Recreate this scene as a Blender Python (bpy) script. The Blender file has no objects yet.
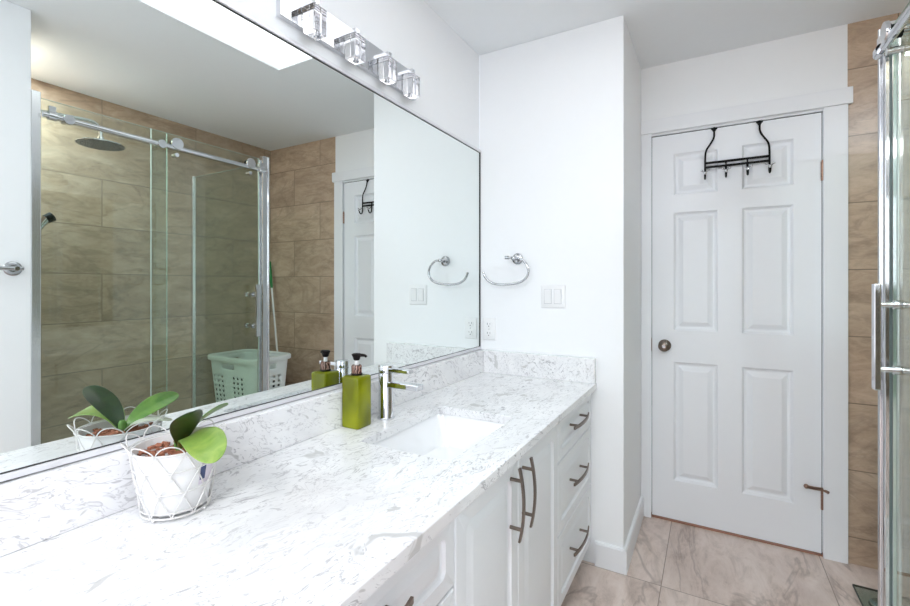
import bpy, bmesh, math, random
from mathutils import Vector, Matrix
random.seed(7)
S = bpy.context.scene
COL = S.collection
pi = math.pi

# ------------------------------------------------------------------ camera
cam_d = bpy.data.cameras.new('camera')
cam = bpy.data.objects.new('camera', cam_d); COL.objects.link(cam)
cam_d.sensor_fit = 'HORIZONTAL'; cam_d.sensor_width = 36.0
cam_d.lens = 450.24 / 910 * 36.0
cam_d.shift_y = -18.05 / 910
cam_d.clip_start = 0.02
cam.location = (1.023, 0.0, 1.251)
cam.rotation_euler = (pi / 2, 0, 0.5158)
S.camera = cam

# ------------------------------------------------------------------ world, light, exposure
wd = bpy.data.worlds.new('sky'); S.world = wd; wd.use_nodes = True
wd.node_tree.nodes['Background'].inputs[0].default_value = (0.85, 0.92, 1.0, 1)
wd.node_tree.nodes['Background'].inputs[1].default_value = 1.2
S.view_settings.view_transform = 'Standard'
S.view_settings.look = 'None'
S.view_settings.gamma = 1.0
S.view_settings.use_curve_mapping = False
S.view_settings.exposure = 0.31
S.cycles.max_bounces = 14
S.cycles.diffuse_bounces = 8
S.cycles.glossy_bounces = 8
S.cycles.transmission_bounces = 10
S.cycles.transparent_max_bounces = 24
S.cycles.use_denoising = True
S.cycles.caustics_reflective = True
S.cycles.caustics_refractive = False
S.cycles.sample_clamp_indirect = 6.0
SKYLIGHT_STRENGTH = 1.2
WINDOW_W = 26.0
SHOWER_FILL_W = 17.0  # added fill light in the shower, unseen
PASSAGE_FILL_W = 36.0  # added fill light behind the camera

def area(name, loc, rot, sx, sy, w, col):
    d = bpy.data.lights.new(name, 'AREA'); d.shape = 'RECTANGLE'; d.size = sx; d.size_y = sy
    d.energy = w; d.color = col
    o = bpy.data.objects.new(name, d); COL.objects.link(o); o.location = loc; o.rotation_euler = rot
    return o
# daylight outside the window in the wall behind the camera
area('window_daylight', (0.77, -3.25, 1.55), (math.radians(100), 0, 0), 2.0, 1.6, WINDOW_W, (0.92, 0.96, 1.0))

# ------------------------------------------------------------------ room dimensions
YW, XW, YD = 2.0647, 0.6956, 2.6365      # wing wall face / its width / door wall face
H, WX = 2.426, 2.3335                    # ceiling, tiled shower wall
ZC, XC = 0.813, 0.5809                   # counter top, counter front
YL = 0.2525                              # left end of the vanity
XS, YS0, YS1 = 1.530, 0.795, 1.94         # shower glass plane, shower ends
YB = -2.90                               # wall behind the camera

# ------------------------------------------------------------------ material helpers
def new_mat(name):
    m = bpy.data.materials.new(name); m.use_nodes = True
    nt = m.node_tree; return m, nt, nt.nodes['Principled BSDF']
def N(nt, t, **k):
    n = nt.nodes.new(t)
    for a, b in k.items(): setattr(n, a, b)
    return n
def ramp(nt, stops):
    r = N(nt, 'ShaderNodeValToRGB'); e = r.color_ramp.elements
    while len(e) < len(stops): e.new(0.5)
    for el, (p, c) in zip(e, stops):
        el.position = p; el.color = (c, c, c, 1) if isinstance(c, (int, float)) else (*c, 1)
    return r
def mixc(nt, fac, a, b, mode='MIX'):
    m = N(nt, 'ShaderNodeMix', data_type='RGBA', blend_type=mode)
    for sock, v in ((m.inputs['Factor'], fac), (m.inputs[6], a), (m.inputs[7], b)):
        if hasattr(v, 'is_output'): nt.links.new(v, sock)
        elif isinstance(v, tuple): sock.default_value = (*v, 1)
        else: sock.default_value = v
    return m.outputs[2]
def noise(nt, vec, scale, detail=3, rough=.5, dist=0.0):
    n = N(nt, 'ShaderNodeTexNoise'); n.inputs['Scale'].default_value = scale
    n.inputs['Detail'].default_value = detail; n.inputs['Roughness'].default_value = rough
    n.inputs['Distortion'].default_value = dist
    if vec is not None: nt.links.new(vec, n.inputs['Vector'])
    return n.outputs['Fac']
def mapping(nt, rot=(0, 0, 0), scale=(1, 1, 1), loc=(0, 0, 0), src=None):
    if src is None: src = N(nt, 'ShaderNodeTexCoord').outputs['Object']
    m = N(nt, 'ShaderNodeMapping'); nt.links.new(src, m.inputs['Vector'])
    m.inputs['Rotation'].default_value = rot; m.inputs['Scale'].default_value = scale; m.inputs['Location'].default_value = loc
    return m.outputs['Vector']
def bump(nt, bs, fac, strength, dist=0.002):
    b = N(nt, 'ShaderNodeBump'); b.inputs['Strength'].default_value = strength; b.inputs['Distance'].default_value = dist
    nt.links.new(fac, b.inputs['Height']); nt.links.new(b.outputs[0], bs.inputs['Normal'])
def simple(name, col, rough=.5, metal=0.0, var=.04, bumps=0.0, nscale=30, coat=0.0, spec=.5):
    m, nt, bs = new_mat(name)
    v = mapping(nt)
    f = noise(nt, v, nscale, 4)
    lo = tuple(max(0, c * (1 - var)) for c in col); hi = tuple(min(1, c * (1 + var)) for c in col)
    nt.links.new(mixc(nt, f, lo, hi), bs.inputs['Base Color'])
    bs.inputs['Roughness'].default_value = rough; bs.inputs['Metallic'].default_value = metal
    bs.inputs['Coat Weight'].default_value = coat; bs.inputs['Specular IOR Level'].default_value = spec
    if bumps: bump(nt, bs, noise(nt, v, nscale * 6, 3), bumps, .001)
    return m
def thin_glass(name, tint, rough=0.0, refl=1.0):
    m, nt, bs = new_mat(name); nt.nodes.remove(bs)
    t = N(nt, 'ShaderNodeBsdfTransparent'); t.inputs[0].default_value = (*tint, 1)
    g = N(nt, 'ShaderNodeBsdfGlossy'); g.inputs['Roughness'].default_value = rough
    g.inputs[0].default_value = (refl, refl, refl, 1)
    fr = N(nt, 'ShaderNodeFresnel')
    ge = N(nt, 'ShaderNodeNewGeometry'); io = N(nt, 'ShaderNodeMapRange')       # same index seen from both faces of the pane
    io.inputs[3].default_value = 1.45; io.inputs[4].default_value = 1 / 1.45
    nt.links.new(ge.outputs['Backfacing'], io.inputs[0]); nt.links.new(io.outputs[0], fr.inputs[0])
    mx = N(nt, 'ShaderNodeMixShader')
    nt.links.new(fr.outputs[0], mx.inputs[0]); nt.links.new(t.outputs[0], mx.inputs[1]); nt.links.new(g.outputs[0], mx.inputs[2])
    nt.links.new(mx.outputs[0], nt.nodes['Material Output'].inputs[0])
    return m
def emit(name, col, s):
    m, nt, bs = new_mat(name)
    bs.inputs['Base Color'].default_value = (.9, .9, .9, 1)
    bs.inputs['Emission Color'].default_value = (*col, 1); bs.inputs['Emission Strength'].default_value = s
    return m

def tile_mat(name, axes, off, dark, mid, light, w=.6, h=.3, grout=(.24, .18, .13), stretch=(1.3, 3.0), rough=.3, offset=.5, ang=.3, mortar=.0026, contrast=1.0):
    m, nt, bs = new_mat(name)
    sep = N(nt, 'ShaderNodeSeparateXYZ'); nt.links.new(N(nt, 'ShaderNodeTexCoord').outputs['Object'], sep.inputs[0])
    cmb = N(nt, 'ShaderNodeCombineXYZ')
    nt.links.new(sep.outputs[axes[0]], cmb.inputs[0]); nt.links.new(sep.outputs[axes[1]], cmb.inputs[1])
    base = mapping(nt, loc=(off[0], off[1], 0), src=cmb.outputs[0])
    br = N(nt, 'ShaderNodeTexBrick'); nt.links.new(base, br.inputs['Vector'])
    br.offset = offset; br.offset_frequency = 2
    for k, v in (('Scale', 1.0), ('Brick Width', w), ('Row Height', h), ('Mortar Size', mortar), ('Mortar Smooth', .1), ('Bias', 0.0)):
        br.inputs[k].default_value = v
    br.inputs['Color1'].default_value = (0, 0, 0, 1); br.inputs['Color2'].default_value = (1, 1, 1, 1)
    # each tile is cut from another place of the stone
    add = N(nt, 'ShaderNodeVectorMath', operation='MULTIPLY_ADD')
    nt.links.new(br.outputs['Color'], add.inputs[0]); add.inputs[1].default_value = (7.3, 11.1, 5.7); nt.links.new(cmb.outputs[0], add.inputs[2])
    sv = mapping(nt, rot=(0, 0, ang), scale=(stretch[0], stretch[1], 1), src=add.outputs[0])
    n1 = noise(nt, sv, 1.5, 9, .66, .5)
    n2 = noise(nt, sv, 5.0, 8, .75, .6)
    n3 = noise(nt, sv, 1.3, 5, .6, .8)
    r1 = ramp(nt, ((.30, dark), (.52, mid), (.75, light))); nt.links.new(n1, r1.inputs[0])
    r2 = ramp(nt, ((.32, tuple(c * .8 for c in dark)), (.5, mid), (.70, light))); nt.links.new(n2, r2.inputs[0])
    c = mixc(nt, .55, r1.outputs[0], r2.outputs[0])
    vein = ramp(nt, ((.470, 0), (.498, 1), (.526, 0))); nt.links.new(n3, vein.inputs[0])
    vm = N(nt, 'ShaderNodeMath', operation='MULTIPLY'); nt.links.new(vein.outputs[0], vm.inputs[0]); vm.inputs[1].default_value = .30 * contrast
    c = mixc(nt, vm.outputs[0], c, tuple(x * .62 for x in dark))
    tone = ramp(nt, ((0, .93), (1, 1.05))); nt.links.new(br.outputs['Color'], tone.inputs[0])
    c = mixc(nt, 1.0, c, tone.outputs[0], 'MULTIPLY')
    c = mixc(nt, br.outputs['Fac'], c, grout)
    nt.links.new(c, bs.inputs['Base Color'])
    bs.inputs['Roughness'].default_value = rough
    inv = N(nt, 'ShaderNodeMath', operation='SUBTRACT'); inv.inputs[0].default_value = 1; nt.links.new(br.outputs['Fac'], inv.inputs[1])
    bump(nt, bs, inv.outputs[0], .5, .0015)
    return m

def quartz_mat():
    m, nt, bs = new_mat('white_veined_quartz')
    v = mapping(nt, rot=(.35, 0, .12))
    wv = N(nt, 'ShaderNodeTexNoise'); wv.inputs['Scale'].default_value = 4.5; wv.inputs['Detail'].default_value = 3
    nt.links.new(v, wv.inputs['Vector'])
    add = N(nt, 'ShaderNodeVectorMath', operation='MULTIPLY_ADD'); nt.links.new(wv.outputs['Color'], add.inputs[0])
    add.inputs[1].default_value = (.10, .16, .10); nt.links.new(v, add.inputs[2])
    def times(x, y):
        n = N(nt, 'ShaderNodeMath', operation='MULTIPLY'); nt.links.new(x, n.inputs[0])
        if hasattr(y, 'is_output'): nt.links.new(y, n.inputs[1])
        else: n.inputs[1].default_value = y
        return n.outputs[0]
    def layer(sc, scale, lo, hi, detail=3, rough=.55, dist=.5):
        r = ramp(nt, ((lo, 0), (hi, 1))); nt.links.new(noise(nt, mapping(nt, scale=sc, src=add.outputs[0]), scale, detail, rough, dist), r.inputs[0]); return r.outputs[0]
    base = ramp(nt, ((.3, (.77, .77, .785)), (.62, (.87, .87, .88)))); nt.links.new(noise(nt, mapping(nt, scale=(18, 7, 18), src=add.outputs[0]), .8, 6, .6, .6), base.inputs[0])
    mk = ramp(nt, ((.34, .40), (.56, 1))); nt.links.new(noise(nt, mapping(nt, scale=(1, .6, 1), src=add.outputs[0]), 4.5, 2, .55, .5), mk.inputs[0]); msk = mk.outputs[0]
    # short grey flecks drawn out along the counter, in two sizes
    c = mixc(nt, times(times(layer((105, 22, 90), 1.0, .59, .65, 3, .6, 1.2), msk), .85), base.outputs[0], (.44, .435, .455))
    c = mixc(nt, times(times(layer((40, 11, 36), 1.0, .615, .66, 4, .65, 1.4), msk), .9), c, (.43, .425, .445))
    # fine wandering veins
    n3 = noise(nt, mapping(nt, scale=(9, 3.0, 9), src=add.outputs[0]), 1.2, 5, .6, 1.2)
    vn = ramp(nt, ((.490, 0), (.5, 1), (.510, 0))); nt.links.new(n3, vn.inputs[0])
    c = mixc(nt, times(times(vn.outputs[0], msk), .75), c, (.42, .41, .43))
    # a few larger soft grey patches
    c = mixc(nt, times(layer((7, 5, 7), 1.5, .665, .685, 3, .55, .8), .75), c, (.50, .495, .49))
    nt.links.new(c, bs.inputs['Base Color'])
    bs.inputs['Roughness'].default_value = .16
    return m

M = {}
M['wall'] = simple('white_wall_paint', (.895, .91, .93), .55, var=.008, bumps=.02, nscale=25)
M['ceiling'] = simple('ceiling_paint', (.86, .885, .905), .8, var=.01, bumps=.03, nscale=30)
M['trim'] = simple('white_trim_paint', (.85, .865, .895), .35, var=.008)
M['door'] = simple('white_door_paint', (.845, .862, .895), .38, var=.008)
M['cabinet'] = simple('white_thermofoil', (.80, .812, .835), .35, var=.008)
M['dark_panel'] = simple('dark_reflection_panel', (.05, .045, .04), .5, var=.3, nscale=8)  # for the added panel that darkens the post's reflection
M['toe'] = simple('dark_wood_toe_kick', (.10, .065, .045), .5, var=.2)
M['chrome'] = simple('polished_chrome', (.70, .71, .735), .06, 1.0, var=.01)
M['brushed'] = simple('brushed_nickel', (.52, .52, .53), .28, 1.0, var=.03)
M['satin_alu'] = simple('satin_aluminium', (.78, .79, .81), .25, 1.0, var=.02)
M['chrome_dark'] = simple('chrome_fittings', (.48, .49, .51), .05, 1.0, var=.01)
M['channel'] = simple('pale_anodised_channel', (.80, .80, .83), .35, .35, var=.01)
M['bronze'] = simple('dark_bronze_metal', (.21, .17, .145), .3, .9, var=.1)
M['copper'] = simple('antique_copper_metal', (.33, .21, .16), .32, .9, var=.2)
M['black'] = simple('black_wire_enamel', (.006, .006, .0065), .6, var=.1, spec=.2)
M['black_edge'] = simple('black_gap_line', (.02, .02, .022), .5)
M['white_plastic'] = simple('white_plastic', (.86, .865, .875), .3, var=.01)
M['seam'] = simple('grey_plastic_seam', (.50, .51, .53), .5)
M['slot'] = simple('dark_slot', (.05, .05, .055), .6)
M['porcelain'] = simple('white_porcelain', (.88, .885, .90), .08, var=.005, coat=.5)
M['white_wire'] = simple('white_coated_wire', (.70, .69, .68), .35, var=.01)
M['pot'] = simple('white_pot_plastic', (.84, .84, .845), .45, var=.01)
M['bark'] = simple('orchid_bark_chips', (.33, .13, .075), .8, var=.5, nscale=120)
M['pump'] = simple('dark_brown_pump_plastic', (.007, .004, .004), .5, spec=.2)
M['pump_white'] = simple('white_pump_tube', (.8, .8, .8), .3)
M['wood'] = simple('reddish_wood_threshold', (.38, .17, .10), .4, var=.25, nscale=12)
M['hamper'] = simple('pale_plastic_hamper', (.88, .91, .91), .4, var=.01)
M['laundry'] = simple('dark_shade_fill', (.035, .04, .045), .9, var=.3)  # near-black fill standing in for shade inside the hamper
M['green'] = simple('green_grip_plastic', (.02, .22, .05), .35)
M['mop'] = simple('grey_cotton_strands', (.5, .5, .48), .9, var=.15)
M['rubber'] = simple('dark_rubber', (.05, .05, .055), .6)
M['tray'] = simple('white_shower_tray', (.82, .83, .84), .25)
M['nozzle'] = simple('grey_nozzle_face', (.16, .17, .17), .35, .6)
M['quartz'] = quartz_mat()
M['glass'] = thin_glass('shower_glass', (.915, .955, .92))
M['edge'] = simple('green_glass_edge', (.46, .57, .53), .12, var=.05)
M['pane'] = thin_glass('window_glass', (.97, .98, .98))
M['scale_glass'] = thin_glass('scale_glass', (.72, .80, .78))
M['skylight'] = emit('lit_skylight_diffuser', (.97, .985, 1), SKYLIGHT_STRENGTH)
m, nt, bs = new_mat('silvered_mirror'); bs.inputs['Metallic'].default_value = 1; bs.inputs['Roughness'].default_value = 0
mv = noise(nt, mapping(nt), 2, 2)
nt.links.new(mixc(nt, mv, (.835, .88, .86), (.845, .885, .87)), bs.inputs['Base Color']); M['mirror'] = m
m, nt, bs = new_mat('crystal_glass'); bs.inputs['Transmission Weight'].default_value = 1; bs.inputs['Roughness'].default_value = 0.0
bs.inputs['IOR'].default_value = 1.47; nt.links.new(mixc(nt, noise(nt, mapping(nt), 40, 2), (.90, .90, .92), (.95, .95, .96)), bs.inputs['Base Color']); M['crystal'] = m
m, nt, bs = new_mat('olive_green_bottle'); v = mapping(nt, scale=(1, 1, .7))
r = ramp(nt, ((.33, (.13, .145, .0)), (.66, (.27, .30, .001)))); nt.links.new(noise(nt, v, 14, 1, .4), r.inputs[0])
nt.links.new(r.outputs[0], bs.inputs['Base Color']); bs.inputs['Roughness'].default_value = .16; bs.inputs['Coat Weight'].default_value = .05; bs.inputs['Specular IOR Level'].default_value = .35
bs.inputs['Subsurface Weight'].default_value = .15; bs.inputs['Subsurface Radius'].default_value = (.01, .012, .003); M['olive'] = m
m, nt, bs = new_mat('brown_collar_with_pale_swirls')
w = N(nt, 'ShaderNodeTexWave'); w.inputs['Scale'].default_value = 55; w.inputs['Distortion'].default_value = 6
nt.links.new(mapping(nt), w.inputs['Vector']); r = ramp(nt, ((.60, (.05, .014, .009)), (.84, (.36, .20, .15)))); nt.links.new(w.outputs[1], r.inputs[0])
nt.links.new(r.outputs[0], bs.inputs['Base Color']); bs.inputs['Roughness'].default_value = .25; M['collar'] = m
def leaf_mat(name, a, b, sc=25):
    m, nt, bs = new_mat(name); v = mapping(nt)
    r = ramp(nt, ((.3, a), (.7, b))); nt.links.new(noise(nt, v, sc, 4, .55, .6), r.inputs[0]); nt.links.new(r.outputs[0], bs.inputs['Base Color'])
    bs.inputs['Roughness'].default_value = .28; bs.inputs['Subsurface Weight'].default_value = .05
    bump(nt, bs, noise(nt, v, 90, 2), .08, .001); return m
M['leaf_light'] = leaf_mat('light_green_leaf', (.10, .24, .035), (.30, .44, .10))
M['leaf_mid'] = leaf_mat('mid_green_leaf', (.055, .17, .03), (.16, .32, .06))
M['leaf_backlit'] = leaf_mat('backlit_green_leaf', (.008, .028, .008), (.025, .07, .018))  # green darkened: the backlit underside's shade is put into the colour
M['leaf_pale'] = leaf_mat('pale_grey_green_leaf', (.38, .42, .33), (.62, .64, .55))
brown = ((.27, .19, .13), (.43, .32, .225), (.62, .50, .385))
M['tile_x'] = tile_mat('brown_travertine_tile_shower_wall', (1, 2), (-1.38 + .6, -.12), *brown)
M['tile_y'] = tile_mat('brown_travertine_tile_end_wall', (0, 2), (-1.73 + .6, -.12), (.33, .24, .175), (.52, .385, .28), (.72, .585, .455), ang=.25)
M['floor'] = tile_mat('pink_beige_marble_floor_tile', (0, 1), (-.845 + .615, -2.05 + .615), (.42, .31, .26), (.69, .565, .505), (.86, .76, .71),
                      w=.615, h=.615, grout=(.30, .23, .19), stretch=(2.6, .9), rough=.28, offset=0.0, ang=.35, mortar=.002, contrast=1.7)

# ------------------------------------------------------------------ mesh helpers
class MB:
    def __init__(self): self.bm = bmesh.new()
    def box(self, a, b, rot=None, piv=None):
        g = [self.bm.verts.new((x, y, z)) for x in (a[0], b[0]) for y in (a[1], b[1]) for z in (a[2], b[2])]
        for f in ((0, 1, 3, 2), (4, 6, 7, 5), (0, 4, 5, 1), (2, 3, 7, 6), (0, 2, 6, 4), (1, 5, 7, 3)):
            self.bm.faces.new([g[i] for i in f])
        if rot is not None: bmesh.ops.rotate(self.bm, verts=g, cent=piv, matrix=rot)
        return self
    def rings(self, loops, cap0=True, cap1=True, closed=True):
        L = [[self.bm.verts.new(p) for p in l] for l in loops]
        n = len(L[0])
        for a, b in zip(L, L[1:]):
            for i in range(n if closed else n - 1):
                j = (i + 1) % n
                self.bm.faces.new((a[i], a[j], b[j], b[i]))
        if cap0: self.bm.faces.new(L[0][::-1])
        if cap1: self.bm.faces.new(L[-1])
        return self
    def lathe(self, prof, c, axis='z', seg=32, cap0=True, cap1=True):
        loops = []
        for r, h in prof:
            l = []
            for i in range(seg):
                a = 2 * pi * i / seg; p, q = r * math.cos(a), r * math.sin(a)
                v = {'z': (p, q, h), 'x': (h, p, q), 'y': (p, h, q)}[axis]
                l.append((c[0] + v[0], c[1] + v[1], c[2] + v[2]))
            loops.append(l)
        return self.rings(loops, cap0, cap1)
    def tube(self, pts, r, seg=10, closed=False, smooth=0):
        P = [Vector(p) for p in pts]
        for _ in range(smooth):
            Q = []
            n = len(P)
            rng = range(n) if closed else range(n - 1)
            if not closed: Q.append(P[0])
            for i in rng:
                a, b = P[i], P[(i + 1) % n]
                Q += [a * .75 + b * .25, a * .25 + b * .75]
            if not closed: Q.append(P[-1])
            P = Q
        n = len(P); T = []
        for i in range(n):
            a = P[(i - 1) % n] if (closed or i) else P[0]
            b = P[(i + 1) % n] if (closed or i < n - 1) else P[-1]
            T.append((b - a).normalized())
        up = Vector((0, 0, 1)) if abs(T[0].z) < .9 else Vector((1, 0, 0))
        u = T[0].cross(up).normalized(); loops = []
        for i in range(n):
            u = (u - T[i] * u.dot(T[i])).normalized(); w = T[i].cross(u)
            if isinstance(r, (list, tuple)):
                q = i / (n - 1) * (len(r) - 1); q0 = min(int(q), len(r) - 2); rr = r[q0] + (r[q0 + 1] - r[q0]) * (q - q0)
            else: rr = r
            loops.append([P[i] + (u * math.cos(2 * pi * k / seg) + w * math.sin(2 * pi * k / seg)) * rr for k in range(seg)])
        if closed: return self.rings(loops + [loops[0]], False, False)
        return self.rings(loops)
    def disc_sphere(self, c, r, seg=16, sc=(1, 1, 1)):
        mtx = Matrix.Translation(c) @ Matrix.Diagonal((*[r * s for s in sc], 1))
        bmesh.ops.create_uvsphere(self.bm, u_segments=seg, v_segments=seg // 2, radius=1, matrix=mtx); return self
    def build(self, name, mat, parent=None, smooth=False, bevel=0.0, seg=2, doubles=True):
        if doubles: bmesh.ops.remove_doubles(self.bm, verts=self.bm.verts, dist=1e-5)
        bmesh.ops.recalc_face_normals(self.bm, faces=self.bm.faces)
        if parent is not None:                           # vertices are world positions; keep them there under the parent
            bmesh.ops.transform(self.bm, matrix=world(parent).inverted(), verts=self.bm.verts)
        me = bpy.data.meshes.new(name); self.bm.to_mesh(me); self.bm.free()
        o = bpy.data.objects.new(name, me); COL.objects.link(o)
        me.materials.append(M[mat] if isinstance(mat, str) else mat)
        if parent is not None: o.parent = parent
        if smooth:
            me.polygons.foreach_set('use_smooth', [True] * len(me.polygons))
            me.set_sharp_from_angle(angle=math.radians(38))
        if bevel:
            b = o.modifiers.new('bevel', 'BEVEL'); b.width = bevel; b.segments = seg; b.limit_method = 'ANGLE'; b.angle_limit = math.radians(40)
        return o
def world(o):
    m = Matrix.Translation(o.location) @ o.rotation_euler.to_matrix().to_4x4()
    return world(o.parent) @ m if o.parent else m
def tag(o, label, cat, group=None):
    o['label'] = label; o['category'] = cat
    if group: o['group'] = group
    return o
def thing(name, label, cat, loc, group=None):
    o = bpy.data.objects.new(name, None); COL.objects.link(o); o.location = loc; o.empty_display_size = .05
    return tag(o, label, cat, group)
def struct(o): o['kind'] = 'structure'; return o
def sbox(name, a, b, mat, bevel=0.0): return struct(MB().box(a, b).build(name, mat, bevel=bevel))
def rrect(x0, x1, y0, y1, r, n=5):
    r = max(r, 1e-4); out = []
    for cx, cy, a0 in ((x1 - r, y1 - r, 0), (x0 + r, y1 - r, pi / 2), (x0 + r, y0 + r, pi), (x1 - r, y0 + r, 1.5 * pi)):
        for k in range(n + 1):
            a = a0 + k * pi / 2 / n; out.append((cx + r * math.cos(a), cy + r * math.sin(a)))
    return out
def panel(mb, f, a0, a1, b0, b1, prof, n=5, cap0=True):
    """nested rounded rectangles: prof = (inset, depth, radius)"""
    mb.rings([[f(a, b, d) for a, b in rrect(a0 + i, a1 - i, b0 + i, b1 - i, r, n)] for i, d, r in prof], cap0, True)
def plate_with_hole(mb, outer, inner, z0, z1):
    bm = mb.bm; rows = []
    for z in (z0, z1):
        vs = []
        for loop in (outer, inner):
            l = [bm.verts.new((x, y, z)) for x, y in loop]; vs.append(l)
        ed = []
        for l in vs: ed += [bm.edges.new((l[i], l[(i + 1) % len(l)])) for i in range(len(l))]
        bmesh.ops.triangle_fill(bm, use_beauty=True, edges=ed); rows.append(vs)
    for k in (0, 1):
        a, b = rows[0][k], rows[1][k]; n = len(a)
        for i in range(n): bm.faces.new((a[i], a[(i + 1) % n], b[(i + 1) % n], b[i]))

# ================================================================== SETTING
T = .10
sbox('floor', (-.1, YB - .1, -.1), (WX + .1, YD + .12, 0), 'floor')
# ceiling with the skylight opening
SK = (.38, 1.03, .47, 1.667)
mb = MB(); plate_with_hole(mb, [(-.1, YB - .1), (WX + .1, YB - .1), (WX + .1, YD + .1), (-.1, YD + .1)],
                           [(SK[0], SK[2]), (SK[1], SK[2]), (SK[1], SK[3]), (SK[0], SK[3])], H, H + .1)
struct(mb.build('ceiling', 'ceiling'))
sbox('wall_left', (-.106, YB, 0), (-.006, YW, H), 'wall')
sbox('wall_wing', (-.006, YW, 0), (XW, YD + .1, H), 'wall', bevel=.003)
# door wall: left of, right of and above the door opening
mb = MB()
mb.box((XW, YD, 0), (.742, YD + .1, H)); mb.box((1.478, YD, 0), (1.561, YD + .1, H)); mb.box((.742, YD, 2.052), (1.478, YD + .1, H))
struct(mb.build('wall_door', 'wall'))
sbox('wall_end', (1.561, YD, 0), (WX + .1, YD + .1, H), 'tile_y')
sbox('wall_shower', (WX, YS0, 0), (WX + .1, YD, H), 'tile_x')
sbox('wall_right', (1.505, YB, 0), (WX + .1, YS0 - .013, H), 'wall', bevel=.003)
sbox('wall_stub', (1.5565, YS0 - .013, 0), (WX, YS0, H), 'tile_y')
# wall behind the camera with a high window
WN = (.12, 1.42, 1.22, 2.28)
mb = MB()
mb.box((-.106, YB - .1, 0), (WN[0], YB, H)); mb.box((WN[1], YB - .1, 0), (1.6, YB, H))
mb.box((WN[0], YB - .1, 0), (WN[1], YB, WN[2])); mb.box((WN[0], YB - .1, WN[3]), (WN[1], YB, H))
struct(mb.build('wall_back', 'wall'))
sbox('post_reflection_panel', (-.006, YB, 0), (1.505, YB + .018, 1.215), 'dark_panel')   # added dark panel, out of view, for the chrome post to reflect
w1 = bpy.data.objects.new('window_1', None); COL.objects.link(w1); w1.location = (.77, YB - .05, WN[2]); struct(w1)
mb = MB()
for a, b in (((WN[0], WN[2]), (WN[0] + .04, WN[3])), ((WN[1] - .04, WN[2]), (WN[1], WN[3])), ((WN[0], WN[2]), (WN[1], WN[2] + .04)), ((WN[0], WN[3] - .04), (WN[1], WN[3])), ((.75, WN[2]), (.79, WN[3]))):
    mb.box((a[0], YB - .08, a[1]), (b[0], YB - .03, b[1]))
mb.build('window_frame', 'trim', w1)
MB().box((WN[0] + .03, YB - .058, WN[2] + .03), (WN[1] - .03, YB - .052, WN[3] - .03)).build('window_pane', 'pane', w1)
# skylight: shallow frame and lit diffuser set into the ceiling
w2 = bpy.data.objects.new('window_2', None); COL.objects.link(w2); w2.location = ((SK[0] + SK[1]) / 2, (SK[2] + SK[3]) / 2, H); struct(w2)
MB().box((SK[0], SK[2], H + .012), (SK[1], SK[3], H + .04)).build('skylight_diffuser', 'skylight', w2)

# baseboards
def base_prof(name, f, L):
    mb = MB(); pr = [(0, 0), (.014, 0), (.014, .098), (.010, .106), (0, .108)]
    mb.rings([[f(p, 0, z) for p, z in pr], [f(p, L, z) for p, z in pr]]); return struct(mb.build(name, 'trim'))
base_prof('baseboard_wing', lambda p, t, z: (.575 + t, YW - p, z), XW - .575)
base_prof('baseboard_return', lambda p, t, z: (XW + p, YW - .014 + t, z), YD - YW + .014 - .018)
base_prof('baseboard_right', lambda p, t, z: (1.505 - p, YB + t, z), YS0 - YB - .02)
# door casing
sbox('trim_1', (.6965, YD - .016, 0), (.7462, YD, 2.062), 'trim', bevel=.002)
sbox('trim_2', (1.4735, YD - .016, 0), (1.5605, YD, 2.062), 'trim', bevel=.002)
sbox('trim_3', (.6965, YD - .024, 2.062), (1.576, YD, 2.1355), 'trim', bevel=.002)
sbox('trim_4', (.742, YD + .002, -.002), (1.478, YD + .1, .0045), 'wood')          # wooden threshold under the door
sbox('trim_5', (1.553, YD - .004, 0), (1.562, YD + .001, 2.061), 'trim')

# ------------------------------------------------------------------ door
d1 = bpy.data.objects.new('door_1', None); COL.objects.link(d1); d1.location = (1.4684, YD + .004, 0); struct(d1)
DX0, DX1, DZ0, DZ1, DY = .7500, 1.4690, .014, 2.046, YD + .002
mb = MB(); fy = lambda a, b, d: (a, DY - d, b)
cols = ((.854, 1.056), (1.159, 1.365)); rows_ = ((.220, .846), (1.012, 1.632), (1.724, 1.943))
xs = sorted({DX0, DX1, *[c for p in cols for c in p]}); zs = sorted({DZ0, DZ1, *[c for p in rows_ for c in p]})
for i in range(len(xs) - 1):
    for j in range(len(zs) - 1):
        if (xs[i], xs[i + 1]) in cols and (zs[j], zs[j + 1]) in rows_:
            r0 = .0005
            panel(mb, fy, xs[i], xs[i + 1], zs[j], zs[j + 1], [(0, 0, 0), (.004, -.004, r0), (.010, -.013, r0), (.017, -.0155, r0), (.022, -.0155, r0), (.044, -.003, r0), (.046, -.0022, r0)], n=1, cap0=False)
        else:
            mb.bm.faces.new([mb.bm.verts.new(fy(a, b, 0)) for a, b in ((xs[i], zs[j]), (xs[i + 1], zs[j]), (xs[i + 1], zs[j + 1]), (xs[i], zs[j + 1]))])
for (a, b) in (((DX0, DZ0), (DX0, DZ1)), ((DX0, DZ1), (DX1, DZ1)), ((DX1, DZ1), (DX1, DZ0)), ((DX1, DZ0), (DX0, DZ0))):
    mb.bm.faces.new([mb.bm.verts.new(fy(p[0], p[1], d)) for p, d in ((a, 0), (b, 0), (b, -.035), (a, -.035))])
mb.bm.faces.new([mb.bm.verts.new(fy(a, b, -.035)) for a, b in ((DX0, DZ0), (DX1, DZ0), (DX1, DZ1), (DX0, DZ1))])
mb.build('door_leaf', 'door', d1)
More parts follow.
